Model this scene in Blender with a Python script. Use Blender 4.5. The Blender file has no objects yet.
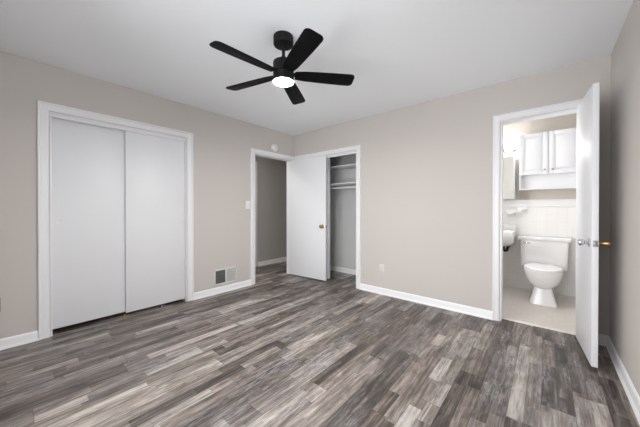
import bpy, bmesh, math, random
from mathutils import Matrix, Vector
R = math.radians
S = bpy.context.scene
C = S.collection

# ------------------------------------------------------------------ camera
cam_d = bpy.data.cameras.new('camera'); cam = bpy.data.objects.new('camera', cam_d); C.objects.link(cam)
cam_d.sensor_width = 36; cam_d.sensor_fit = 'HORIZONTAL'
cam_d.lens = 265.3/640*36
cam_d.shift_y = -3.44/640
cam_d.clip_start = 0.05
cam.location = (0, 0, 1.1538)
cam.rotation_euler = (R(90-0.3165), 0, R(40.4825))
S.camera = cam

# ------------------------------------------------------------------ world, lights, exposure
S.view_settings.view_transform = 'Standard'; S.view_settings.look = 'None'
S.view_settings.gamma = 1; S.view_settings.use_curve_mapping = False
S.view_settings.exposure = 0.0
w = bpy.data.worlds.new('sky'); S.world = w; w.use_nodes = True
bg = w.node_tree.nodes['Background']; bg.inputs[0].default_value = (0.9, 0.95, 1.0, 1); bg.inputs[1].default_value = 3.4

def area(name, loc, rot, sx, sy, power, col):
    l = bpy.data.lights.new(name, 'AREA'); l.shape = 'RECTANGLE'; l.size = sx; l.size_y = sy
    l.energy = power; l.color = col
    o = bpy.data.objects.new(name, l); C.objects.link(o); o.location = loc; o.rotation_euler = rot
    return o
# daylight through the window behind the camera, and an added fill from the right
P_REAR, P_SIDE, P_HALL, P_BATH, E_LED, E_VAN = 60, 14, 10, 29, 575, 26
area('window_daylight_rear', (-1.05, -0.68, 1.08), (R(90), 0, 0), 1.7, 2.0, P_REAR, (1.0, 0.99, 0.985))
area('side_fill', (0.585, 0.55, 1.45), (0, R(90), 0), 1.3, 1.6, P_SIDE, (1.0, 0.99, 0.985))
# added fill under the unseen bathroom ceiling, brightens floor and toilet tank
area('bath_fill_top', (-.25, 3.72, 2.42), (0, 0, 0), .35, .35, 4.0, (0.97, 0.985, 1.0))
# added fill outside a made-up left window, evens out the bathroom
area('bath_fill_left', (-1.44, 3.98, 1.45), (0, R(-90), 0), .9, .7, P_BATH, (0.97, 0.985, 1.0))
# added unseen fill that brightens the dark hall
area('hall_fill', (-3.95, 2.1, 2.40), (0, 0, 0), .25, .25, P_HALL, (1.0, 0.97, 0.93))

# ------------------------------------------------------------------ helpers
class MB:
    def __init__(s): s.bm = bmesh.new()
    def box(s, x0, x1, y0, y1, z0, z1, bev=0, seg=2, mat=None):
        t = bmesh.new(); bmesh.ops.create_cube(t, size=1)
        for v in t.verts:
            v.co = Vector(((x0+x1)/2+v.co.x*(x1-x0), (y0+y1)/2+v.co.y*(y1-y0), (z0+z1)/2+v.co.z*(z1-z0)))
        if bev: bmesh.ops.bevel(t, geom=t.edges[:], offset=bev, segments=seg, profile=0.5, affect='EDGES')
        if mat is not None: t.transform(mat)
        s._merge(t); return s
    def _merge(s, t):
        bmesh.ops.recalc_face_normals(t, faces=t.faces[:])
        me = bpy.data.meshes.new('tmp'); t.to_mesh(me); t.free(); s.bm.from_mesh(me); bpy.data.meshes.remove(me)
    def loft(s, rings, cap0=True, cap1=True, closed=True, mat=None):
        t = bmesh.new(); vr = [[t.verts.new(p) for p in r] for r in rings]; n = len(rings[0])
        for a, b in zip(vr, vr[1:]):
            for i in range(n if closed else n-1):
                j = (i+1) % n; t.faces.new((a[i], a[j], b[j], b[i]))
        if cap0: t.faces.new(vr[0][::-1])
        if cap1: t.faces.new(vr[-1])
        if mat is not None: t.transform(mat)
        s._merge(t); return s
    def lathe(s, prof, seg=32, mat=None, cap0=True, cap1=True):
        rings = [[(max(r, 1e-4)*math.cos(2*math.pi*i/seg), max(r, 1e-4)*math.sin(2*math.pi*i/seg), z) for i in range(seg)] for r, z in prof]
        return s.loft(rings, cap0, cap1, True, mat)
    def tube(s, pts, r, seg=12):
        pts = [Vector(p) for p in pts]; rings = []; up = None
        for i, p in enumerate(pts):
            d = (pts[min(i+1, len(pts)-1)] - pts[max(i-1, 0)]).normalized()
            if up is None: up = d.orthogonal().normalized()
            up = (up - d*up.dot(d)).normalized(); b = d.cross(up)
            rings.append([tuple(p + r*(up*math.cos(2*math.pi*k/seg) + b*math.sin(2*math.pi*k/seg))) for k in range(seg)])
        return s.loft(rings)
    def prism(s, poly, z0, z1, bev=0, mat=None, seg=2):
        t = bmesh.new()
        a = [t.verts.new((x, y, z0)) for x, y in poly]; b = [t.verts.new((x, y, z1)) for x, y in poly]
        n = len(poly); t.faces.new(a[::-1]); t.faces.new(b)
        for i in range(n): t.faces.new((a[i], a[(i+1) % n], b[(i+1) % n], b[i]))
        if bev:
            bmesh.ops.bevel(t, geom=[e for e in t.edges if abs(e.verts[0].co.z-e.verts[1].co.z) < 1e-6], offset=bev, segments=seg, profile=0.5, affect='EDGES')
        if mat is not None: t.transform(mat)
        s._merge(t); return s
    def build(s, name, m, parent=None, loc=None, rotz=0, angle=35):
        me = bpy.data.meshes.new(name); s.bm.to_mesh(me); s.bm.free()
        me.polygons.foreach_set('use_smooth', [True]*len(me.polygons))
        me.set_sharp_from_angle(angle=R(angle))
        me.materials.append(m)
        o = bpy.data.objects.new(name, me); C.objects.link(o)
        if parent: o.parent = parent
        if loc: o.location = loc
        if rotz: o.rotation_euler = (0, 0, rotz)
        return o

def tag(o, label, cat, group=None, kind=None):
    o['label'] = label; o['category'] = cat
    if group: o['group'] = group
    if kind: o['kind'] = kind
    return o
def empty(name, loc, rotz=0):
    o = bpy.data.objects.new(name, None); C.objects.link(o); o.location = loc; o.rotation_euler = (0, 0, rotz)
    o.empty_display_size = .1
    return o
def struct(o): o['kind'] = 'structure'; return o
AX = {'+x': Matrix.Rotation(R(90), 4, 'Y'), '-x': Matrix.Rotation(R(-90), 4, 'Y'),
      '+y': Matrix.Rotation(R(-90), 4, 'X'), '-y': Matrix.Rotation(R(90), 4, 'X'),
      '+z': Matrix.Identity(4), '-z': Matrix.Rotation(R(180), 4, 'X')}
def at(x, y, z, ax='+z'): return Matrix.Translation((x, y, z)) @ AX[ax]

# ------------------------------------------------------------------ materials
def srgb(r, g, b):
    f = lambda c: (c/255/12.92) if c/255 <= .04045 else ((c/255+.055)/1.055)**2.4
    return (f(r), f(g), f(b), 1)
class NT:
    def __init__(s, name):
        s.m = bpy.data.materials.new(name); s.m.use_nodes = True; s.t = s.m.node_tree
        s.b = s.t.nodes['Principled BSDF']
    def n(s, typ, **k):
        o = s.t.nodes.new(typ)
        for a, v in k.items(): setattr(o, a, v)
        return o
    def l(s, a, b): s.t.links.new(a, b)
    def math(s, op, a, b=None, c=None):
        o = s.n('ShaderNodeMath', operation=op)
        for i, v in enumerate((a, b, c)):
            if v is None: continue
            if isinstance(v, (int, float)): o.inputs[i].default_value = v
            else: s.l(v, o.inputs[i])
        return o.outputs[0]
    def mix(s, f, a, b, blend='MIX'):
        o = s.n('ShaderNodeMix', data_type='RGBA', blend_type=blend)
        for i, v in ((0, f), (6, a), (7, b)):
            if isinstance(v, (int, float)): o.inputs[i].default_value = v
            elif isinstance(v, tuple): o.inputs[i].default_value = v
            else: s.l(v, o.inputs[i])
        return o.outputs[2]
    def ramp(s, f, stops, interp='LINEAR'):
        o = s.n('ShaderNodeValToRGB'); o.color_ramp.interpolation = interp
        e = o.color_ramp.elements
        while len(e) < len(stops): e.new(0.5)
        for el, (p, c) in zip(e, stops): el.position = p; el.color = c
        s.l(f, o.inputs[0]); return o.outputs[0]
def plain(name, col, rough=.5, metal=0, bump=0, bscale=200, spec=.5, emit=0, var=0):
    t = NT(name); b = t.b
    b.inputs['Base Color'].default_value = col; b.inputs['Roughness'].default_value = rough
    b.inputs['Metallic'].default_value = metal; b.inputs['Specular IOR Level'].default_value = spec
    if emit: b.inputs['Emission Color'].default_value = col; b.inputs['Emission Strength'].default_value = emit
    if bump or var:
        tc = t.n('ShaderNodeTexCoord'); no = t.n('ShaderNodeTexNoise'); no.inputs['Scale'].default_value = bscale; no.inputs['Detail'].default_value = 3
        t.l(tc.outputs['Object'], no.inputs['Vector'])
        if bump:
            bu = t.n('ShaderNodeBump'); bu.inputs['Strength'].default_value = bump; bu.inputs['Distance'].default_value = .002
            t.l(no.outputs['Fac'], bu.inputs['Height']); t.l(bu.outputs['Normal'], b.inputs['Normal'])
        if var:
            d = tuple(c*(1-var) for c in col[:3])+(1,)
            t.l(t.mix(no.outputs['Fac'], d, col), b.inputs['Base Color'])
    return t.m
M = {}
M['wall'] = plain('wall_paint', srgb(204, 198, 193), .75, bump=.08, bscale=350, spec=.3)
M['hall_wall'] = plain('hall_paint', srgb(190, 186, 180), .75, bump=.08, bscale=350, spec=.3)
M['closet_wall'] = plain('closet_paint', srgb(214, 214, 213), .7, bump=.08, bscale=350, spec=.3)
M['bath_wall'] = plain('bath_paint', srgb(205, 197, 187), .7, bump=.08, bscale=350, spec=.3)
M['ceiling'] = plain('ceiling_paint', srgb(245, 248, 251), .85, bump=.1, bscale=250, spec=.2)
M['trim'] = plain('trim_paint', srgb(238, 238, 240), .35, spec=.5)
M['door'] = plain('door_paint', srgb(233, 234, 237), .42, bump=.03, bscale=90, spec=.5)
M['black'] = plain('matte_black', srgb(12, 12, 13), .55, bump=.03, bscale=300, spec=.25)
M['black_wood'] = plain('black_blade', srgb(9, 9, 10), .6, bump=.05, bscale=60, spec=.12)
M['brass'] = plain('brass', srgb(172, 143, 98), .3, metal=1)
M['chrome'] = plain('chrome', srgb(205, 206, 208), .12, metal=1)
M['steel'] = plain('dull_steel', srgb(170, 170, 172), .35, metal=1)
M['porcelain'] = plain('porcelain', srgb(246, 246, 246), .12, spec=.6)
M['plastic'] = plain('white_plastic', srgb(236, 235, 232), .4)
M['dark'] = plain('painted_shade', srgb(52, 52, 50), .9)
M['socket'] = plain('socket_slot', srgb(90, 86, 82), .8)
M['beige_plate'] = plain('beige_plate', srgb(220, 215, 209), .5)
M['grey_plate'] = plain('grey_plate', srgb(150, 145, 140), .5)
M['vent'] = plain('vent_metal', srgb(222, 221, 218), .4)
M['marble'] = plain('marble_sill', srgb(236, 231, 222), .3, var=.12, bscale=18)
M['pipe_and_shade'] = plain('black_pipe_and_shade', srgb(28, 28, 28), .5)  # drain trap's own black; on the valve it paints shade
M['cabinet'] = plain('cabinet_paint', srgb(224, 225, 228), .35)
M['led'] = plain('led_diffuser', (1, .985, .96, 1), .4, emit=E_LED)
M['vanity_glow'] = plain('vanity_lamp_glass', (1, .99, .98, 1), .4, emit=E_VAN)
M['mirror'] = plain('mirror_silver', (.86, .9, .88, 1), .02, metal=1)
M['crystal'] = plain('crystal_knob', srgb(215, 217, 220), .08, metal=.85)

def glass_mat():
    t = NT('window_glass'); tr = t.n('ShaderNodeBsdfTransparent'); gl = t.n('ShaderNodeBsdfGlossy'); gl.inputs['Roughness'].default_value = .02
    fr = t.n('ShaderNodeFresnel'); mx = t.n('ShaderNodeMixShader'); t.l(fr.outputs[0], mx.inputs[0]); t.l(tr.outputs[0], mx.inputs[1]); t.l(gl.outputs[0], mx.inputs[2])
    t.l(mx.outputs[0], t.t.nodes['Material Output'].inputs['Surface']); return t.m
M['glass'] = glass_mat()

def tile_mat(name, c1, c2, grout, size, gw, rough, axis, bump=.3):
    t = NT(name); tc = t.n('ShaderNodeTexCoord'); mp = t.n('ShaderNodeMapping')
    if axis == 'y': mp.inputs['Rotation'].default_value = (R(90), 0, 0)
    t.l(tc.outputs['Object'], mp.inputs['Vector'])
    br = t.n('ShaderNodeTexBrick'); br.offset = 0; br.squash = 1
    br.inputs['Color1'].default_value = c1; br.inputs['Color2'].default_value = c2; br.inputs['Mortar'].default_value = grout
    br.inputs['Scale'].default_value = 1; br.inputs['Mortar Size'].default_value = gw; br.inputs['Mortar Smooth'].default_value = .2
    br.inputs['Brick Width'].default_value = size; br.inputs['Row Height'].default_value = size
    t.l(mp.outputs[0], br.inputs['Vector']); t.l(br.outputs['Color'], t.b.inputs['Base Color'])
    t.b.inputs['Roughness'].default_value = rough
    bu = t.n('ShaderNodeBump', invert=True); bu.inputs['Strength'].default_value = bump; bu.inputs['Distance'].default_value = .001
    t.l(br.outputs['Fac'], bu.inputs['Height']); t.l(bu.outputs['Normal'], t.b.inputs['Normal'])
    return t.m
M['wall_tile'] = tile_mat('bath_wall_tile', srgb(240, 239, 236), srgb(238, 236, 233), srgb(228, 224, 219), .108, .0013, .22, 'y')
M['floor_tile'] = tile_mat('bath_floor_tile', srgb(224, 217, 210), srgb(219, 212, 205), srgb(212, 204, 197), .052, .0014, .35, 'z')

def floor_mat():
    t = NT('grey_rustic_planks'); b = t.b
    tc = t.n('ShaderNodeTexCoord'); sp = t.n('ShaderNodeSeparateXYZ'); t.l(tc.outputs['Object'], sp.inputs[0])
    X, Y = sp.outputs[0], sp.outputs[1]
    def wn(a, c, seed=0.0):
        cb = t.n('ShaderNodeCombineXYZ')
        for i, v in enumerate((a, c, seed)):
            if isinstance(v, (int, float)): cb.inputs[i].default_value = v
            else: t.l(v, cb.inputs[i])
        o = t.n('ShaderNodeTexWhiteNoise', noise_dimensions='3D'); t.l(cb.outputs[0], o.inputs['Vector']); return o.outputs['Value']
    def layout(wd, lmin, lmax, seed, xo=0.0):
        u = t.math('DIVIDE', t.math('ADD', X, 20+xo), wd); i = t.math('FLOOR', u); fu = t.math('FRACT', u)
        r = wn(i, 3.3, seed); L = t.math('ADD', t.math('MULTIPLY', wn(i, 9.1, seed), lmax-lmin), lmin)
        v = t.math('ADD', t.math('DIVIDE', t.math('ADD', Y, 20), L), t.math('MULTIPLY', r, 7.0)); j = t.math('FLOOR', v); fv = t.math('FRACT', v)
        du = t.math('MULTIPLY', t.math('MINIMUM', fu, t.math('SUBTRACT', 1, fu)), wd)
        dv = t.math('MULTIPLY', t.math('MINIMUM', fv, t.math('SUBTRACT', 1, fv)), L)
        return wn(i, j, seed+.5), t.math('MINIMUM', du, dv), wn(i, j, seed+5.5)
    ca, da, ca2 = layout(.148, .9, 1.25, 1.0)
    cb_, db, cb2 = layout(.074, .30, .95, 2.0)
    def noise(sx, sy, off, scale=1, detail=5, rough=.6, dist=0):
        cb = t.n('ShaderNodeCombineXYZ')
        t.l(t.math('MULTIPLY', X, sx), cb.inputs[0]); t.l(t.math('MULTIPLY', Y, sy), cb.inputs[1])
        t.l(t.math('MULTIPLY', off, 53.0), cb.inputs[2])
        o = t.n('ShaderNodeTexNoise'); o.inputs['Scale'].default_value = scale; o.inputs['Detail'].default_value = detail; o.inputs['Roughness'].default_value = rough
        o.inputs['Distortion'].default_value = dist
        t.l(cb.outputs[0], o.inputs['Vector']); return o.outputs['Fac']
    # strips inside a board keep or split the board's tone
    tone = t.math('ADD', t.math('MULTIPLY', ca, .36), t.math('MULTIPLY', cb_, .36))
    tone = t.math('ADD', tone, .14)
    cid = t.math('ADD', cb2, ca2)
    streak = noise(30, 1.3, cid, detail=7, rough=.68, dist=.4)
    fine = noise(110, 6, cid, detail=4, rough=.7)
    blot = noise(14, 4.0, ca2, detail=6, rough=.7, dist=.8)
    tv = t.math('ADD', tone, t.math('MULTIPLY', t.math('SUBTRACT', streak, .5), 1.35))
    tv = t.math('ADD', tv, t.math('MULTIPLY', t.math('SUBTRACT', fine, .5), .65))
    tv = t.math('ADD', tv, t.math('MULTIPLY', t.math('SUBTRACT', blot, .5), .95))
    base = t.ramp(tv, [(.06, srgb(52, 48, 46)), (.30, srgb(86, 79, 75)), (.50, srgb(118, 110, 105)), (.70, srgb(150, 142, 136)), (.95, srgb(196, 190, 185))])
    # warm / cool drift from strip to strip
    base = t.mix(t.math('MULTIPLY', cb2, .5), base, t.mix(1.0, base, (1.10, .98, .90, 1), 'MULTIPLY'))
    base = t.mix(t.math('MULTIPLY', ca2, .35), base, t.mix(1.0, base, (.95, .985, 1.02, 1), 'MULTIPLY'))
    # worn whitewash patches with dark scrapes on some boards
    patch = t.ramp(noise(9, 2.2, ca2, detail=5), [(.46, (0, 0, 0, 1)), (.66, (1, 1, 1, 1))])
    scr = t.ramp(noise(75, 9, cid, detail=6, rough=.8, dist=.6), [(.42, (0, 0, 0, 1)), (.60, (1, 1, 1, 1))])
    sel = t.ramp(ca2, [(.42, (0, 0, 0, 1)), (.55, (1, 1, 1, 1))])
    pf = t.math('MULTIPLY', t.math('MULTIPLY', patch, scr), t.math('MULTIPLY', sel, .68))
    base = t.mix(pf, base, srgb(182, 179, 180))
    dk = t.math('MULTIPLY', t.math('MULTIPLY', patch, t.math('SUBTRACT', 1, scr)), t.math('MULTIPLY', sel, .45))
    base = t.mix(dk, base, srgb(66, 62, 62))
    crack = t.ramp(noise(95, 2.2, cid, detail=5, rough=.7, dist=.5), [(.30, (1, 1, 1, 1)), (.40, (0, 0, 0, 1))])
    base = t.mix(t.math('MULTIPLY', crack, .55), base, srgb(54, 49, 47))
    # knots
    vo = t.n('ShaderNodeTexVoronoi'); vo.inputs['Scale'].default_value = 1; cb3 = t.n('ShaderNodeCombineXYZ')
    t.l(t.math('MULTIPLY', X, 5.0), cb3.inputs[0]); t.l(t.math('MULTIPLY', Y, 3.2), cb3.inputs[1]); t.l(cb3.outputs[0], vo.inputs['Vector'])
    kn = t.ramp(vo.outputs['Distance'], [(.025, (1, 1, 1, 1)), (.075, (0, 0, 0, 1))])
    base = t.mix(t.math('MULTIPLY', kn, .55), base, srgb(58, 50, 47))
    seam = t.math('MAXIMUM', t.math('LESS_THAN', da, .0013), t.math('MULTIPLY', t.math('LESS_THAN', db, .0009), .5))
    base = t.mix(t.math('MULTIPLY', seam, .7), base, srgb(52, 48, 46))
    t.l(base, b.inputs['Base Color'])
    b.inputs['Roughness'].default_value = .42; b.inputs['Specular IOR Level'].default_value = .45
    bu = t.n('ShaderNodeBump'); bu.inputs['Strength'].default_value = .12; bu.inputs['Distance'].default_value = .0015
    t.l(t.math('SUBTRACT', tv, seam), bu.inputs['Height']); t.l(bu.outputs['Normal'], b.inputs['Normal'])
    return t.m
M['floor'] = floor_mat()

# ------------------------------------------------------------------ room dimensions (metres)
XL, YB, XR, YR, H, T = -3.395, 3.263, 0.405, -0.50, 2.44, 0.12
CL0, CL1, CLH = 0.238, 1.428, 2.025         # sliding-door closet in the left wall
HA0, HA1, HAH = 2.437, 3.215, 2.0            # hall doorway in the left wall
BC0, BC1, BCH = -3.285, -2.088, 2.0         # closet in the back wall
BA0, BA1, BAH = -0.360, 0.235, 2.043        # bathroom doorway in the back wall
YW = 4.80                                   # far wall of the bathroom
XH = -4.38                                  # far wall of the hall

def wall(name, axis, p0, p1, u0, u1, holes, m, z0=0.0, z1=H):
    """wall slab between p0 and p1 on its axis, spanning u0..u1, with rectangular openings (ua, ub, za, zb)"""
    us = sorted({u0, u1, *[h[0] for h in holes], *[h[1] for h in holes]})
    zs = sorted({z0, z1, *[h[2] for h in holes], *[h[3] for h in holes]})
    solid = {}
    for i in range(len(us)-1):
        for j in range(len(zs)-1):
            cu, cz = (us[i]+us[i+1])/2, (zs[j]+zs[j+1])/2
            solid[i, j] = not any(h[0] < cu < h[1] and h[2] < cz < h[3] for h in holes)
    mb = MB(); bm = mb.bm
    P = (lambda p, u, z: (p, u, z)) if axis == 'x' else (lambda p, u, z: (u, p, z))
    def quad(*pts): bm.faces.new([bm.verts.new(q) for q in pts])
    for (i, j), s in solid.items():
        if not s: continue
        a, b, c, d = us[i], us[i+1], zs[j], zs[j+1]
        quad(P(p0, a, c), P(p0, b, c), P(p0, b, d), P(p0, a, d)); quad(P(p1, a, c), P(p1, b, c), P(p1, b, d), P(p1, a, d))
        for (di, dj, q) in ((-1, 0, ((a, c), (a, d))), (1, 0, ((b, c), (b, d))), (0, -1, ((a, c), (b, c))), (0, 1, ((a, d), (b, d)))):
            if not solid.get((i+di, j+dj), False):
                (ua, za), (ub, zb) = q; quad(P(p0, ua, za), P(p1, ua, za), P(p1, ub, zb), P(p0, ub, zb))
    bmesh.ops.remove_doubles(bm, verts=bm.verts[:], dist=1e-5); bmesh.ops.recalc_face_normals(bm, faces=bm.faces[:])
    return struct(mb.build(name, m, angle=30))

# ------------------------------------------------------------------ shell
mb = MB(); mb.box(-4.5, XR+T, YR-T, 3.345, -.06, 0); mb.box(-4.5, -1.32, 3.345, 4.9, -.06, 0)
struct(mb.build('floor', M['floor']))
struct(MB().box(-1.32, XR+T, 3.385, YW+T, -.06, 0).build('floor_bath', M['floor_tile']))
struct(MB().box(-4.5, XR+T, YR-T, YW+T, H, H+.1).build('ceiling', M['ceiling']))
wall('wall_left', 'x', XL-T, XL, YR-T, YB+T, [(CL0, CL1, 0, CLH), (HA0, HA1, 0, HAH)], M['wall'])
wall('wall_back', 'y', YB, YB+T, XL, XR, [(BC0, BC1, 0, BCH), (BA0, BA1, 0, BAH)], M['wall'])
VY0, VY1 = -0.25, 1.35  # opening of the added side window
wall('wall_right', 'x', XR, XR+T, YR-T, YW+T, [(VY0, VY1, 0.80, 2.10)], M['wall'])
WX0, WX1, WZ0, WZ1 = -1.90, -0.20, 0.06, 2.10  # rear opening taken nearly to the floor to brighten floor and lower walls
wall('wall_rear', 'y', YR-T, YR, XL, XR, [(WX0, WX1, WZ0, WZ1)], M['wall'])
# rooms behind the openings
wall('wall_hall', 'x', XH-.1, XH, 1.55, 4.9, [], M['hall_wall'])
wall('wall_hall_end', 'y', 4.8, 4.9, XH, -3.42, [], M['hall_wall'])
wall('wall_hall_side', 'x', -3.515, -3.42, YB+T, 4.8, [], M['hall_wall'])
wall('wall_hall_near', 'y', 1.55, 1.65, XH, XL-T, [], M['hall_wall'])
wall('wall_closet_rear', 'x', -4.2, -4.1, .1, 1.55, [], M['closet_wall'])
wall('wall_closet_near', 'y', 0.0, 0.1, -4.2, XL-T, [], M['closet_wall'])
wall('wall_closet_back', 'y', 3.925, 4.0, -3.42, -1.90, [], M['closet_wall'])
wall('wall_closet_right', 'x', -1.95, -1.90, YB+T, 3.925, [], M['closet_wall'])
wall('wall_bath_back', 'y', YW, YW+T, -1.3, XR, [], M['bath_wall'])
wall('wall_bath_left', 'x', -1.4, -1.3, YB+T, YW+T, [(3.63, 4.33, 1.0, 1.9)], M['bath_wall'])  # its opening is for the added bathroom window
# tiled lower part of the bathroom's far wall with its cap course
mb = MB(); mb.box(-1.3, XR, YW-.012, YW, 0, 1.19)
struct(mb.build('wall_bath_tile', M['wall_tile']))
mb = MB(); mb.box(-1.3, XR, YW-.018, YW, 1.19, 1.275, .006); mb.box(-1.3, XR, YW-.028, YW, 1.178, 1.200, .005); mb.box(-1.3, XR, YW-.024, YW, 1.262, 1.280, .005)
struct(mb.build('trim_tile_cap', M['porcelain']))
# marble saddle in the bathroom doorway
struct(MB().box(BA0+.02, BA1-.02, 3.345, 3.385, -.03, .012, .004).build('trim_threshold', M['marble']))

# ------------------------------------------------------------------ baseboards
BP = [(0, 0), (.024, 0), (.024, .006), (.021, .014), (.014, .019), (.013, .022), (.013, .066), (.010, .076), (.005, .083), (0, .086)]
def baseboard(name, runs, m=None):
    """runs: (ax, ay, bx, by, nx, ny): a run on the floor with the room on the side of n"""
    mb = MB()
    for ax, ay, bx, by, nx, ny in runs:
        rings = [[(px+nx*d, py+ny*d, z) for d, z in BP] for px, py in ((ax, ay), (bx, by))]
        mb.loft(rings)
    return struct(mb.build(name, m or M['trim'], angle=40))
CW = .073
baseboard('baseboard_left', [(XL, YR, XL, CL0-CW, 1, 0), (XL, CL1+CW+.005, XL, HA0-CW, 1, 0)])
baseboard('baseboard_back', [(BC1+.066, YB, BA0-.062, YB, 0, -1), (BA1+CW, YB, XR, YB, 0, -1)])
baseboard('baseboard_right', [(XR, YR, XR, YB, -1, 0)])
baseboard('baseboard_hall', [(XH, 3.215, XH, 4.8, 1, 0)])
baseboard('baseboard_closet', [(-3.42, 3.925, -1.95, 3.925, 0, -1), (-1.95, 3.925, -1.95, YB+T, -1, 0)])

# ------------------------------------------------------------------ casings and jambs
def casing_piece(mb, axis, p, n, lo, hi, z0, z1, vertical):
    """flat board with an eased raised back band; n is the side of the room along the axis"""
    d = .015
    a, b = (p, p+n*d) if n > 0 else (p+n*d, p)
    if axis == 'x': mb.box(a, b, lo, hi, z0, z1, .004)
    else: mb.box(lo, hi, a, b, z0, z1, .004)
def opening_trim(name, axis, face, back, n, u0, u1, zt, wl, wr, wt, fascia=None):
    mb = MB(); e = .004
    # mitred casing: (share of the width from the inner edge, projection)
    prof = [(0, 0), (0, .009), (.05, .012), (.30, .0135), (.72, .0145), (.78, .0195), (.95, .0205), (1, .017), (1, 0)]
    def pt(u, z, p): return (face+n*p, u, z) if axis == 'x' else (u, face+n*p, z)
    st = [[], [], [], []]
    for f_, p in prof:
        ul, ur, zz = u0-e-(wl-e)*f_, u1+e+(wr-e)*f_, zt+e+(wt-e)*f_
        for r_, (u, z) in zip(st, ((ul, 0), (ul, zz), (ur, zz), (ur, 0))): r_.append(pt(u, z, p))
    mb.loft(st)
    # jamb boards lining the wall's thickness
    a, b = sorted((face, back))
    for lo, hi, z0, z1 in ((u0-.002, u0+.012, 0, zt), (u1-.012, u1+.002, 0, zt), (u0+.0121, u1-.0121, zt-.012, zt+.002)):
        if axis == 'x': mb.box(a, b, lo, hi, z0, z1)
        else: mb.box(lo, hi, a, b, z0, z1)
    if fascia:
        z0, off = fascia; a, b = sorted((face-n*off, face-n*(off+.012)))
        if axis == 'x': mb.box(a, b, u0+.0125, u1-.0125, z0, zt-.0125, .002)
        else: mb.box(u0+.0125, u1-.0125, a, b, z0, zt-.0125, .002)
    return struct(mb.build(name, M['trim'], angle=40))
opening_trim('trim_1', 'x', XL, XL-T, 1, CL0, CL1, CLH, .076, .078, .074, (1.982, .004))
opening_trim('trim_2', 'x', XL, XL-T, 1, HA0, HA1, HAH, CW, .045, .066)
opening_trim('trim_3', 'y', YB, YB+T, -1, BC0, BC1, BCH, .068, .068, .066, (1.958, .012))
opening_trim('trim_4', 'y', YB, YB+T, -1, BA0, BA1, BAH, .063, .070, .068)
# casing of a further doorway on the hall's far wall
mb = MB(); casing_piece(mb, 'x', XH, 1, 3.135, 3.205, 0, 2.09, True); casing_piece(mb, 'x', XH, 1, 2.30, 2.37, 0, 2.09, True); casing_piece(mb, 'x', XH, 1, 2.3705, 3.1345, 2.02, 2.09, False)
struct(mb.build('trim_5', M['trim']))

# ------------------------------------------------------------------ rear window, then two added windows for the fills
mb = MB()
for a in ((WX0, WX1, WZ0, WZ0+.05), (WX0, WX1, WZ1-.05, WZ1), (WX0, WX0+.05, WZ0, WZ1), (WX1-.05, WX1, WZ0, WZ1), ((WX0+WX1)/2-.03, (WX0+WX1)/2+.03, WZ0, WZ1)):
    mb.box(a[0], a[1], YR-.09, YR-.04, a[2], a[3], .004)
mb.box(WX0-.07, WX0, YR, YR+.015, WZ0-.07, WZ1+.07); mb.box(WX1, WX1+.07, YR, YR+.015, WZ0-.07, WZ1+.07)
mb.box(WX0, WX1, YR, YR+.015, WZ1, WZ1+.07); mb.box(WX0-.09, WX1+.09, YR-.02, YR+.05, WZ0-.03, WZ0)
wn = struct(mb.build('window_1', M['trim']))
MB().box(WX0+.05, WX1-.05, YR-.068, YR-.064, WZ0+.05, WZ1-.05).build('pane', M['glass'], wn)

mb = MB()  # made-up side window around the added fill from the right
for a in ((VY0, VY1, 0.80, 0.80+.05), (VY0, VY1, WZ1-.05, WZ1), (VY0, VY0+.05, 0.80, WZ1), (VY1-.05, VY1, 0.80, WZ1), ((VY0+VY1)/2-.03, (VY0+VY1)/2+.03, 0.80, WZ1)):
    mb.box(XR+.04, XR+.09, a[0], a[1], a[2], a[3], .004)
mb.box(XR-.015, XR, VY0-.07, VY0, 0.80-.07, WZ1+.07); mb.box(XR-.015, XR, VY1, VY1+.07, 0.80-.07, WZ1+.07)
mb.box(XR-.015, XR, VY0, VY1, WZ1, WZ1+.07); mb.box(XR-.05, XR+.02, VY0-.09, VY1+.09, 0.80-.03, 0.80)
wn = struct(mb.build('added_window_side', M['trim']))
MB().box(XR+.064, XR+.068, VY0+.05, VY1-.05, 0.80+.05, WZ1-.05).build('pane', M['glass'], wn)

mb = MB()  # made-up bathroom window, put in for the fill on the left
for a in ((3.63, 4.33, 1.0, 1.04), (3.63, 4.33, 1.86, 1.9), (3.63, 3.67, 1.0, 1.9), (4.29, 4.33, 1.0, 1.9), (3.63, 4.33, 1.43, 1.47)):
    mb.box(-1.38, -1.34, a[0], a[1], a[2], a[3], .004)
wn = struct(mb.build('added_window_bath', M['trim']))
MB().box(-1.362, -1.358, 3.67, 4.29, 1.04, 1.86).build('pane', M['glass'], wn)

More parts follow.
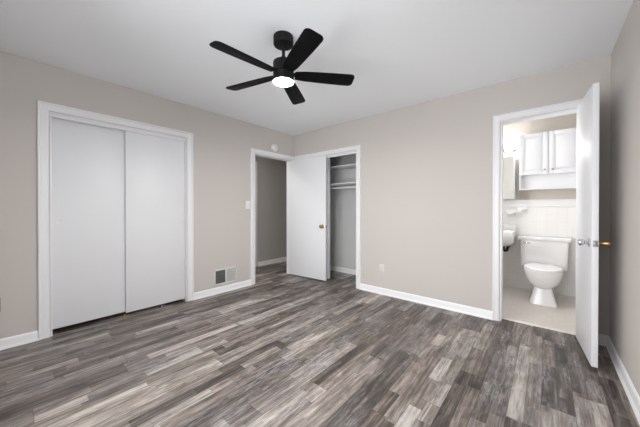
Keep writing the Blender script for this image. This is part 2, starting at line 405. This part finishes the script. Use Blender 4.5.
# ------------------------------------------------------------------ doors
def slab(name, x0, x1, y0, y1, z0, z1, label):
    o = MB().box(x0, x1, y0, y1, z0, z1, .003).build(name, M['door'])
    return tag(o, label, 'door', kind='structure')
def finger_pull(parent, x, y, z, ax):
    mb = MB(); mb.lathe([(.019, -.002), (.0265, -.001), (.0275, .0015), (.025, .003), (.021, .0025), (.018, .0005), (.006, .0002)], 28, at(x, y, z, ax))
    mb.build('finger_pull', M['door'], parent)
d1 = slab('door_1', -3.462, -3.438, .252, .84, .045, 1.998, 'flat white sliding closet door on the left wall, panel farther from the wall vent')
finger_pull(d1, -3.438, .30, 1.03, '+x')
d2 = slab('door_2', -3.434, -3.411, .806, 1.414, .038, 1.998, 'flat white sliding closet door on the left wall, panel nearer the wall vent')
finger_pull(d2, -3.411, 1.372, .99, '+x')
for gy, lab, gx in ((.792, 'small metal door guide on the floor between the two sliding closet doors', -3.398), (1.155, 'small metal door guide under the sliding closet door nearer the vent', -3.402)):
    mb = MB(); mb.box(gx-.016, gx+.016, gy-.012, gy+.012, 0, .004, .001); mb.box(gx-.012, gx-.007, gy-.010, gy+.010, .004, .030, .001)
    tag(mb.build('door_guide', M['brass' if gy < 1 else 'steel']), lab, 'door guide', 'floor guides of the sliding closet doors')
d4 = slab('door_4', -3.271, -2.662, 3.316, 3.346, .02, 1.972, 'white sliding closet door pushed behind the open hall door, front panel')
d5 = slab('door_5', -3.271, -2.668, 3.354, 3.382, .02, 1.972, 'white sliding closet door pushed behind the open hall door, rear panel')
d7 = slab('door_7', XH+.001, XH+.006, 2.372, 3.133, .01, 2.018, 'closed white door on the far wall of the dark hall')

KNOB = [(.032, 0), (.032, .004), (.024, .009), (.012, .012), (.0105, .026), (.016, .031), (.0255, .039), (.0285, .048), (.026, .056), (.017, .0615), (.004, .063)]
TAPER = [(.030, 0), (.030, .004), (.022, .009), (.011, .013), (.010, .022), (.0135, .027), (.020, .052), (.0225, .061), (.021, .066), (.014, .068), (.003, .0685)]
CRYS = [(.032, 0), (.032, .005), (.018, .010), (.0115, .014), (.011, .025), (.019, .030), (.0255, .040), (.0265, .050), (.0235, .059), (.012, .063), (.003, .0635)]
def leaf(name, loc, rotz, width, z0, z1, side, label, kz, front, back):
    """slab along local -x from its hinge pin at the origin; it lies on the side (+1/-1) of local y; front/back: (profile, material, segments)"""
    t = .035; y0, y1 = (0, t) if side > 0 else (-t, 0)
    o = MB().box(-width, -.003, y0, y1, z0, z1, .0025).build(name, M['door'], loc=loc, rotz=rotz)
    tag(o, label, 'door', kind='structure')
    kx = -width+.062
    for (prof, m, seg), yy, ax in ((front, y1, '+y'), (back, y0, '-y')):
        k = MB().lathe(prof, seg, at(kx, yy, kz, ax)).build('door_knob', M[m], o)
    MB().box(-width-.0012, -width+.001, y0+.005, y1-.005, kz-.022, kz+.022, .0004).build('latch_plate', M['steel'], o)
    lb = MB().box(-width-.008, -width+.001, (y0+y1)/2-.006, (y0+y1)/2+.006, kz-.008, kz+.008, .002).build('latch_bolt', M['steel'], o)
    pin = y0 if side > 0 else y1
    for hz in (z0+.22, (z0+z1)/2, z1-.18):
        mb = MB(); mb.lathe([(.006, 0), (.006, .088)], 14, at(.002, pin-(.004 if side > 0 else -.004), hz-.044))
        mb.box(-.030, -.002, pin-.0005, pin+.0005, hz-.044, hz+.044)
        mb.build('hinge', M['brass'], o)
    return o
# hall door: hinged beside the corner, swung flat towards the back wall
a = R(180+4.6)
leaf('door_3', (XL-.030, HA1-.013, 0), a, .785, .015, 1.994, +1, 'flat white hall door standing open across the back closet', .872,
     (KNOB, 'brass', 28), ([(r_, z_*.72) for r_, z_ in KNOB], 'brass', 28))
# bathroom door: hinged at the right jamb, swung out into the room
leaf('door_6', (BA1-.002, YB-.012, 0), R(90+5.0), .556, .026, 2.042, +1, 'white bathroom door standing open edge-on near the right wall', .905,
     (CRYS, 'crystal', 12), (TAPER, 'brass', 24))

# ------------------------------------------------------------------ ceiling fan
FX, FY = -1.503, 1.339
fan = tag(empty('ceiling_fan', (FX, FY, H)), 'black five-blade ceiling fan with a round lit light at its centre', 'ceiling fan')
MB().lathe([(.001, 0), (.073, 0), (.0745, -.004), (.0745, -.056), (.072, -.063), (.064, -.066), (.02, -.067), (.001, -.067)], 40).build('canopy', M['black'], fan)
MB().lathe([(.012, -.06), (.012, -.20)], 20).build('downrod', M['black'], fan)
MB().lathe([(.012, -.152), (.021, -.153), (.021, -.178), (.028, -.188), (.028, -.194)], 24, cap0=False, cap1=False).build('rod_collar', M['black'], fan)
MB().lathe([(.001, -.188), (.070, -.188), (.074, -.191), (.077, -.197), (.077, -.270), (.074, -.274), (.074, -.280), (.077, -.283), (.077, -.318), (.001, -.318)], 48).build('motor_housing', M['black'], fan)
lk = MB().lathe([(.001, -.316), (.078, -.316), (.0785, -.320), (.0785, -.336), (.0785, -.3395), (.0755, -.340), (.075, -.336), (.001, -.336)], 48).build('light_kit', M['black'], fan)
MB().lathe([(.0745, -.3355), (.0745, -.339), (.072, -.3400), (.05, -.3408), (.02, -.341), (.001, -.341)], 48).build('lens', M['led'], lk)
def blade_outline():
    pts = []
    prof = [(.085, .040), (.115, .044), (.16, .050), (.25, .055), (.38, .060), (.49, .0625)]
    up = [(x, h) for x, h in prof]
    r = .030; xe = .541
    arc = [(xe-r+r*math.sin(R(q)), .0625-r+r*math.cos(R(q))) for q in range(0, 91, 15)]
    top = up + arc
    return top + [(x, -y) for x, y in reversed(top)]
PITCH = 12
for k in range(5):
    ang = R(-22+72*k)
    mt = Matrix.Translation((0, 0, -.284)) @ Matrix.Rotation(ang, 4, 'Z') @ Matrix.Rotation(R(-PITCH), 4, 'X')
    bl = MB().prism(blade_outline(), -.0035, .0035, .0015, mt).build('blade', M['black_wood'], fan)
    mb = MB(); mb.prism([(.070, -.018), (.105, -.020), (.135, -.026), (.150, -.018), (.153, 0), (.150, .018), (.135, .026), (.105, .020), (.070, .018)], .0035, .009, .001, mt)
    mb.build('blade_iron', M['black'], bl)

# ------------------------------------------------------------------ wall fittings of the bedroom
def plate_x(mb, y, z, w, h, d=.006): mb.box(XL, XL+d, y-w/2, y+w/2, z-h/2, z+h/2, .0025)
# floor-level vent
vt = tag(empty('wall_vent', (XL, 1.954, .22)), 'white metal air vent low on the left wall, half its louvers dark', 'vent')
mb = MB(); vw, vh = .346, .218; fw = .021
mb.box(0, .010, -vw/2, vw/2, vh/2-fw, vh/2, .003); mb.box(0, .010, -vw/2, vw/2, -vh/2, -vh/2+fw, .003)
mb.box(0, .010, -vw/2, -vw/2+fw, -vh/2, vh/2, .003); mb.box(0, .010, vw/2-fw, vw/2, -vh/2, vh/2, .003); mb.box(0, .009, -.007, .007, -vh/2+fw, vh/2-fw, .002)
mb.build('frame', M['vent'], vt)
MB().box(.0002, .0012, -vw/2+.02, vw/2-.02, -vh/2+.02, vh/2-.02).build('duct_shade', M['dark'], vt)  # dark sheet on the wall, paints the shade seen between the louvers
for sgn, nm in ((-1, 'left'), (1, 'right')):
    n = 11
    for q in range(n):
        yc = sgn*(.008+(.150-.008)*(q+.5)/n)
        m4 = Matrix.Translation((.0052, yc, 0)) @ Matrix.Rotation(R(57 if sgn < 0 else -48), 4, 'Z')
        MB().box(-.0005, .0005, -.0056 if sgn < 0 else -.0040, .0056 if sgn < 0 else .0040, -vh/2+fw, vh/2-fw, mat=m4).build('louver', M['vent'], vt)
for sy in (-1, 1):
    MB().lathe([(.004, 0), (.004, .0015), (.001, .002)], 10, at(.0098, sy*(vw/2-.010), 0, '+x')).build('screw', M['steel'], vt)
# round detector above the hall doorway
sd = tag(empty('smoke_detector', (XL, 2.825, 2.148)), 'round white detector on the left wall above the hall doorway', 'smoke detector')
MB().lathe([(.001, 0), (.062, 0), (.063, .004), (.062, .018), (.057, .026), (.050, .028), (.049, .024), (.046, .024), (.045, .029), (.030, .035), (.001, .036)], 36, AX['+x']).build('housing', M['plastic'], sd)
MB().lathe([(.001, .0355), (.014, .0355), (.014, .038), (.011, .0395), (.001, .0395)], 20, AX['+x']).build('test_button', M['vent'], sd)
# light switch
sw = tag(empty('light_switch', (XL, 2.318, 1.21)), 'white light switch plate beside the hall doorway casing', 'light switch')
MB().box(0, .006, -.040, .040, -.061, .061, .0025).build('plate', M['plastic'], sw)
MB().box(.004, .008, -.009, .009, -.019, .019, .001).build('rocker', M['plastic'], sw)
MB().box(.007, .016, -.004, .004, -.002, .010, .001).build('toggle', M['plastic'], sw)
pl = tag(empty('remote_holder', (XL+.0212, 2.392, 1.212)), 'slim white remote holder mounted on the hall doorway casing', 'remote holder')
MB().box(0, .012, -.024, .024, -.052, .048, .004).build('cradle', M['plastic'], pl)
MB().box(.012, .017, -.018, .018, -.034, .054, .0025).build('remote', M['plastic'], pl)
# outlets
def outlet(loc, rz, label, m='plastic'):
    o = tag(empty('wall_outlet', loc, rz), label, 'outlet')
    MB().box(-.035, .035, -.006, 0, -.057, .057, .0025).build('plate', M[m], o)
    for z in (-.02, .02):
        f = MB().lathe([(.016, 0), (.0165, .002), (.001, .0025)], 20, at(0, -.0055, z, '-y')).build('receptacle', M[m], o)
        mb = MB()
        mb.box(-.0075, -.005, -.0088, -.0078, z-.002, z+.007); mb.box(.005, .0075, -.0088, -.0078, z-.002, z+.006); mb.box(-.002, .002, -.0088, -.0078, z-.010, z-.006)
        mb.build('slots', M['socket'], f)
outlet((-1.686, YB, .345), 0, 'small pale outlet low on the back wall between closet and bathroom', 'beige_plate')
outlet((XL, -.083, .365), R(90), 'grey outlet low on the left wall before the sliding closet', 'grey_plate')

# ------------------------------------------------------------------ inside the back closet
for z, lab in ((1.877, 'upper white shelf inside the open back closet'), (1.583, 'lower white shelf inside the open back closet, just above the rod')):
    o = tag(empty('closet_shelf', (-2.685, 3.925, z)), lab, 'shelf', 'shelves in the back closet')
    MB().box(-.735, .735, -.335, 0, -.020, 0, .002).build('board', M['trim'], o)
    MB().box(-.735, .735, -.018, 0, -.060, -.0205, .002).build('cleat', M['closet_wall'], o)
    MB().box(.717, .735, -.26, -.0185, -.085, -.0205, .002).build('cleat', M['trim'], o)
o = tag(empty('closet_rod', (-2.685, 3.62, 1.502)), 'white clothes rod under the lower shelf of the back closet', 'closet rod')
MB().lathe([(.0165, -.72), (.0165, .72)], 20, AX['+x']).build('pole', M['trim'], o)
for sx in (-1, 1):
    MB().lathe([(.03, 0), (.03, .008), (.021, .010), (.021, .022), (.017, .022)], 20, at(sx*.735, 0, 0, '-x' if sx > 0 else '+x')).build('rod_socket', M['plastic'], o)

# ------------------------------------------------------------------ bathroom
def sell(rx, ry, n, cy, z, seg=40, egg=0.0):
    pts = []
    for i in range(seg):
        a_ = 2*math.pi*i/seg; c, s_ = math.cos(a_), math.sin(a_)
        x = rx*math.copysign(abs(c)**(2/n), c); y = ry*math.copysign(abs(s_)**(2/n), s_)
        x *= 1+egg*(y/ry)
        pts.append((x, cy+y, z))
    return pts
TX = -.030
to = tag(empty('toilet', (TX, YW-.012, 0)), 'white toilet with closed lid on the bathroom floor under the wall cabinet', 'toilet')
# bowl
rg = []
for z, rx, ry, cy in ((.17, .060, .11, -.45), (.178, .085, .145, -.46), (.20, .115, .185, -.47), (.24, .146, .222, -.485), (.29, .168, .245, -.492), (.34, .181, .256, -.494), (.375, .187, .260, -.494), (.386, .186, .259, -.494), (.390, .182, .255, -.494)):
    rg.append(sell(rx, ry, 2.15, cy, z, egg=.06))
mb = MB().loft(rg); mb.box(-.115, .115, -.27, -.025, .20, .365, .03, 4)
mb.build('bowl', M['porcelain'], to, angle=60)
rg = [sell(rx, ry, n, cy, z, 40) for z, rx, ry, cy, n in ((0, .132, .238, -.43, 9), (.02, .129, .233, -.43, 9), (.10, .106, .217, -.425, 8), (.17, .090, .205, -.42, 7), (.24, .084, .19, -.41, 6))]
MB().loft(rg).build('pedestal', M['porcelain'], to, angle=60)
rg = [sell(rx, ry, 2.15, -.500, z, egg=.07) for z, rx, ry in ((.392, .182, .250), (.394, .189, .257), (.405, .190, .258), (.409, .185, .253))]
MB().loft(rg).build('seat', M['porcelain'], to, angle=60)
rg = [sell(rx, ry, 2.15, -.497, z, egg=.07) for z, rx, ry in ((.412, .180, .245), (.414, .186, .252), (.424, .187, .253), (.431, .180, .246), (.435, .150, .205), (.437, .06, .08))]
lid = MB().loft(rg).build('seat_lid', M['porcelain'], to, angle=60)
for sx in (-1, 1): MB().lathe([(.012, -.03), (.012, .03)], 14, at(sx*.075, -.232, .418, '+x')).build('hinge', M['porcelain'], lid)
rg = [sell(rx, .100, 9, -.112, z, 48) for z, rx in ((.365, .234), (.375, .242), (.55, .246), (.727, .250))]
MB().loft(rg).build('tank', M['porcelain'], to, angle=50)
MB().box(-.272, .272, -.228, -.004, .728, .774, .012, 3).build('tank_lid', M['porcelain'], to)
mb = MB(); mb.lathe([(.012, 0), (.012, .010), (.008, .014)], 16, at(-.205, -.212, .690, '-y')); mb.box(-.21, -.135, -.232, -.224,   .681, .697, .003)
mb.build('flush_lever', M['chrome'], to)
# water stop with its hose; the metal's shade is painted black
sv = tag(empty('stop_valve', (-.20, YW-.012, .215)), 'small water valve, painted dark for its shade, on the tile behind the toilet bowl', 'valve')
MB().lathe([(.022, 0), (.022, .004), (.008, .006), (.008, .035), (.012, .036), (.012, .06), (.001, .061)], 16, AX['-y']).build('valve_body', M['pipe_and_shade'], sv)
MB().lathe([(.016, .061), (.018, .066), (.018, .078), (.001, .080)], 14, AX['-y']).build('handle', M['pipe_and_shade'], sv)
MB().tube([(0, -.048, .01), (.0, -.05, .05), (.008, -.06, .09), (.012, -.07, .135)], .005, 10).build('hose', M['steel'], sv)
# cabinet over the toilet
cb = tag(empty('wall_cabinet', (.02, YW, 1.412)), 'white two-door wall cabinet above the toilet', 'cabinet')
cw, cd, ch = .312, .20, .760; zd = .202
MB().box(-cw, cw, -cd+.018, 0, zd, ch, .003).build('body', M['cabinet'], cb)
mb = MB(); mb.box(-cw, -cw+.018, -cd+.018, 0, 0, zd-.0005); mb.box(cw-.018, cw, -cd+.018, 0, 0, zd-.0005); mb.box(-cw+.0185, cw-.0185, -cd+.018, 0, 0, .018)
mb.box(-cw+.0185, cw-.0185, -cd+.060, -cd+.072, .0185, zd-.0005)
mb.build('valance', M['cabinet'], cb)
for sx in (-1, 1):
    x0, x1 = (-cw+.001, -.0035) if sx < 0 else (.0035, cw-.001)
    mb = MB(); yf = -cd; z0, z1 = zd-.003, ch-.004; fr = .052
    mb.box(x0, x0+fr, yf, yf+.0175, z0, z1, .003); mb.box(x1-fr, x1, yf, yf+.0175, z0, z1, .003)
    mb.box(x0+fr-.002, x1-fr+.002, yf, yf+.0175, z0, z0+fr, .003); mb.box(x0+fr-.002, x1-fr+.002, yf, yf+.0175, z1-fr, z1, .003)
    mb.box(x0+fr-.004, x1-fr+.004, yf+.009, yf+.0165, z0+fr-.004, z1-fr+.004)
    mb.box(x0+fr+.014, x1-fr-.014, yf+.003, yf+.010, z0+fr+.014, z1-fr-.014, .006)
    d = mb.build('door', M['cabinet'], cb)
    MB().lathe([(.006, 0), (.005, .008), (.011, .014), (.013, .019), (.010, .024), (.001, .025)], 18, at(sx*.040-.001, yf, zd+.055, '-y')).build('knob', M['steel'], d)
# medicine cabinet with mirror door
mc = tag(empty('medicine_cabinet', (-.56, YW, 1.288)), 'mirrored medicine cabinet above the bathroom sink, left of the white cabinet', 'mirror cabinet')
MB().box(-.215, .215, -.10, 0, 0, .627, .002).build('body', M['cabinet'], mc)
mb = MB(); mb.box(-.217, .217, -.112, -.1002, -.002, .629, .002); dd = mb.build('door', M['cabinet'], mc)
MB().box(-.202, .202, -.1135, -.1122,   .012, .615).build('mirror', M['mirror'], dd)
# vanity light
vl = tag(empty('vanity_light', (-.56, YW, 2.03)), 'glowing vanity light on the bathroom wall over the mirrored cabinet', 'wall lamp')
MB().box(-.23, .23, -.03, 0, -.05, .05, .006).build('back_plate', M['chrome'], vl)
for x in (-.15, 0, .15):
    s_ = MB().lathe([(.012, 0), (.012, .04), (.022, .045), (.022, .05)], 16, at(x, -.03, 0, '-y')).build('lamp_holder', M['chrome'], vl)
    MB().lathe([(.02, .05), (.045, .062), (.058, .090), (.055, .120), (.036, .142), (.001, .15)], 24, at(x, -.03, 0, '-y')).build('lamp_globe', M['vanity_glow'], s_)
# wall-hung sink
sk = tag(empty('wall_sink', (-.60, YW-.012, 0)), 'white wall-hung sink beside the toilet, mostly hidden by the doorway', 'sink')
def rr(x0, x1, y0, y1, r, z, n=6):
    pts = []
    for cx, cy, a0 in ((x1-r, y1-r, 0), (x0+r, y1-r, 90), (x0+r, y0+r, 180), (x1-r, y0+r, 270)):
        for q in range(n+1):
            a_ = R(a0+90*q/n); pts.append((cx+r*math.cos(a_), cy+r*math.sin(a_), z))
    return pts
rg = [rr(-.20, .20, -.33, -.06, .06, .63), rr(-.235, .235, -.375, -.02, .05, .655), rr(-.258, .258, -.408, -.002, .02, .688), rr(-.266, .266, -.416, 0, .014, .698), rr(-.267, .267, -.417, 0, .014, .835),
      rr(-.262, .262, -.412, -.002, .024, .842), rr(-.225, .225, -.372, -.095, .06, .842), rr(-.215, .215, -.36, -.105, .06, .830), rr(-.17, .17, -.31, -.14, .06, .735), rr(-.05, .05, -.25, -.18, .03, .715)]
MB().loft(rg).build('basin', M['porcelain'], sk, angle=50)
MB().box(-.265, .265, -.035, 0, .838, .925, .010, 3).build('backsplash', M['porcelain'], sk)
fc = MB().lathe([(.024, .84), (.024, .846), (.014, .852), (.013, .905), (.001, .91)], 18, Matrix.Translation((0, -.068, 0))).build('faucet', M['chrome'], sk)
MB().tube([(0, -.068, .895), (0, -.11, .915), (0, -.16, .915), (0, -.185, .895)], .010, 12).build('spout', M['chrome'], fc)
for x in (-.1, .1): MB().lathe([(.022, .84), (.022, .846), (.011, .852), (.011, .872), (.020, .875), (.018, .893), (.001, .896)], 18, Matrix.Translation((x, -.068, 0))).build('tap_handle', M['chrome'], sk)
MB().tube([(.135, -.20, .67), (.135, -.20, .60), (.14, -.20, .565), (.155, -.19, .55), (.17, -.17, .555), (.178, -.15, .585), (.178, -.11, .60), (.178, -.0, .60)], .017, 12).build('drain_trap', M['pipe_and_shade'], sk)
# ceramic holders on the tile
def ceramic(name, x, z, w, h, d, label):
    o = tag(empty(name, (x, YW-.012, z)), label, 'bathroom holder')
    MB().box(-w/2, w/2, -.012, 0, -h/2, h/2, .005).build('back_plate', M['porcelain'], o)
    mb = MB(); n = 12
    pts = [(-w*.42, 0), (w*.42, 0)] + [(w*.42*math.cos(R(180*q/n)), -d*math.sin(R(180*q/n))) for q in range(0, n+1)][::1]
    mb.prism([(w*.42*math.cos(R(180*q/n)), -.010-(d-.010)*math.sin(R(180*q/n))) for q in range(0, n+1)], -h*.18, h*.12, .003)
    mb.build('tray', M['porcelain'], o)
ceramic('soap_dish', -.262, 1.135, .11, .085, .075, 'white ceramic soap dish on the bathroom tile above the toilet tank')
ceramic('toothbrush_holder', -.385, 1.085, .13, .09, .08, 'white ceramic toothbrush holder on the bathroom tile above the sink')
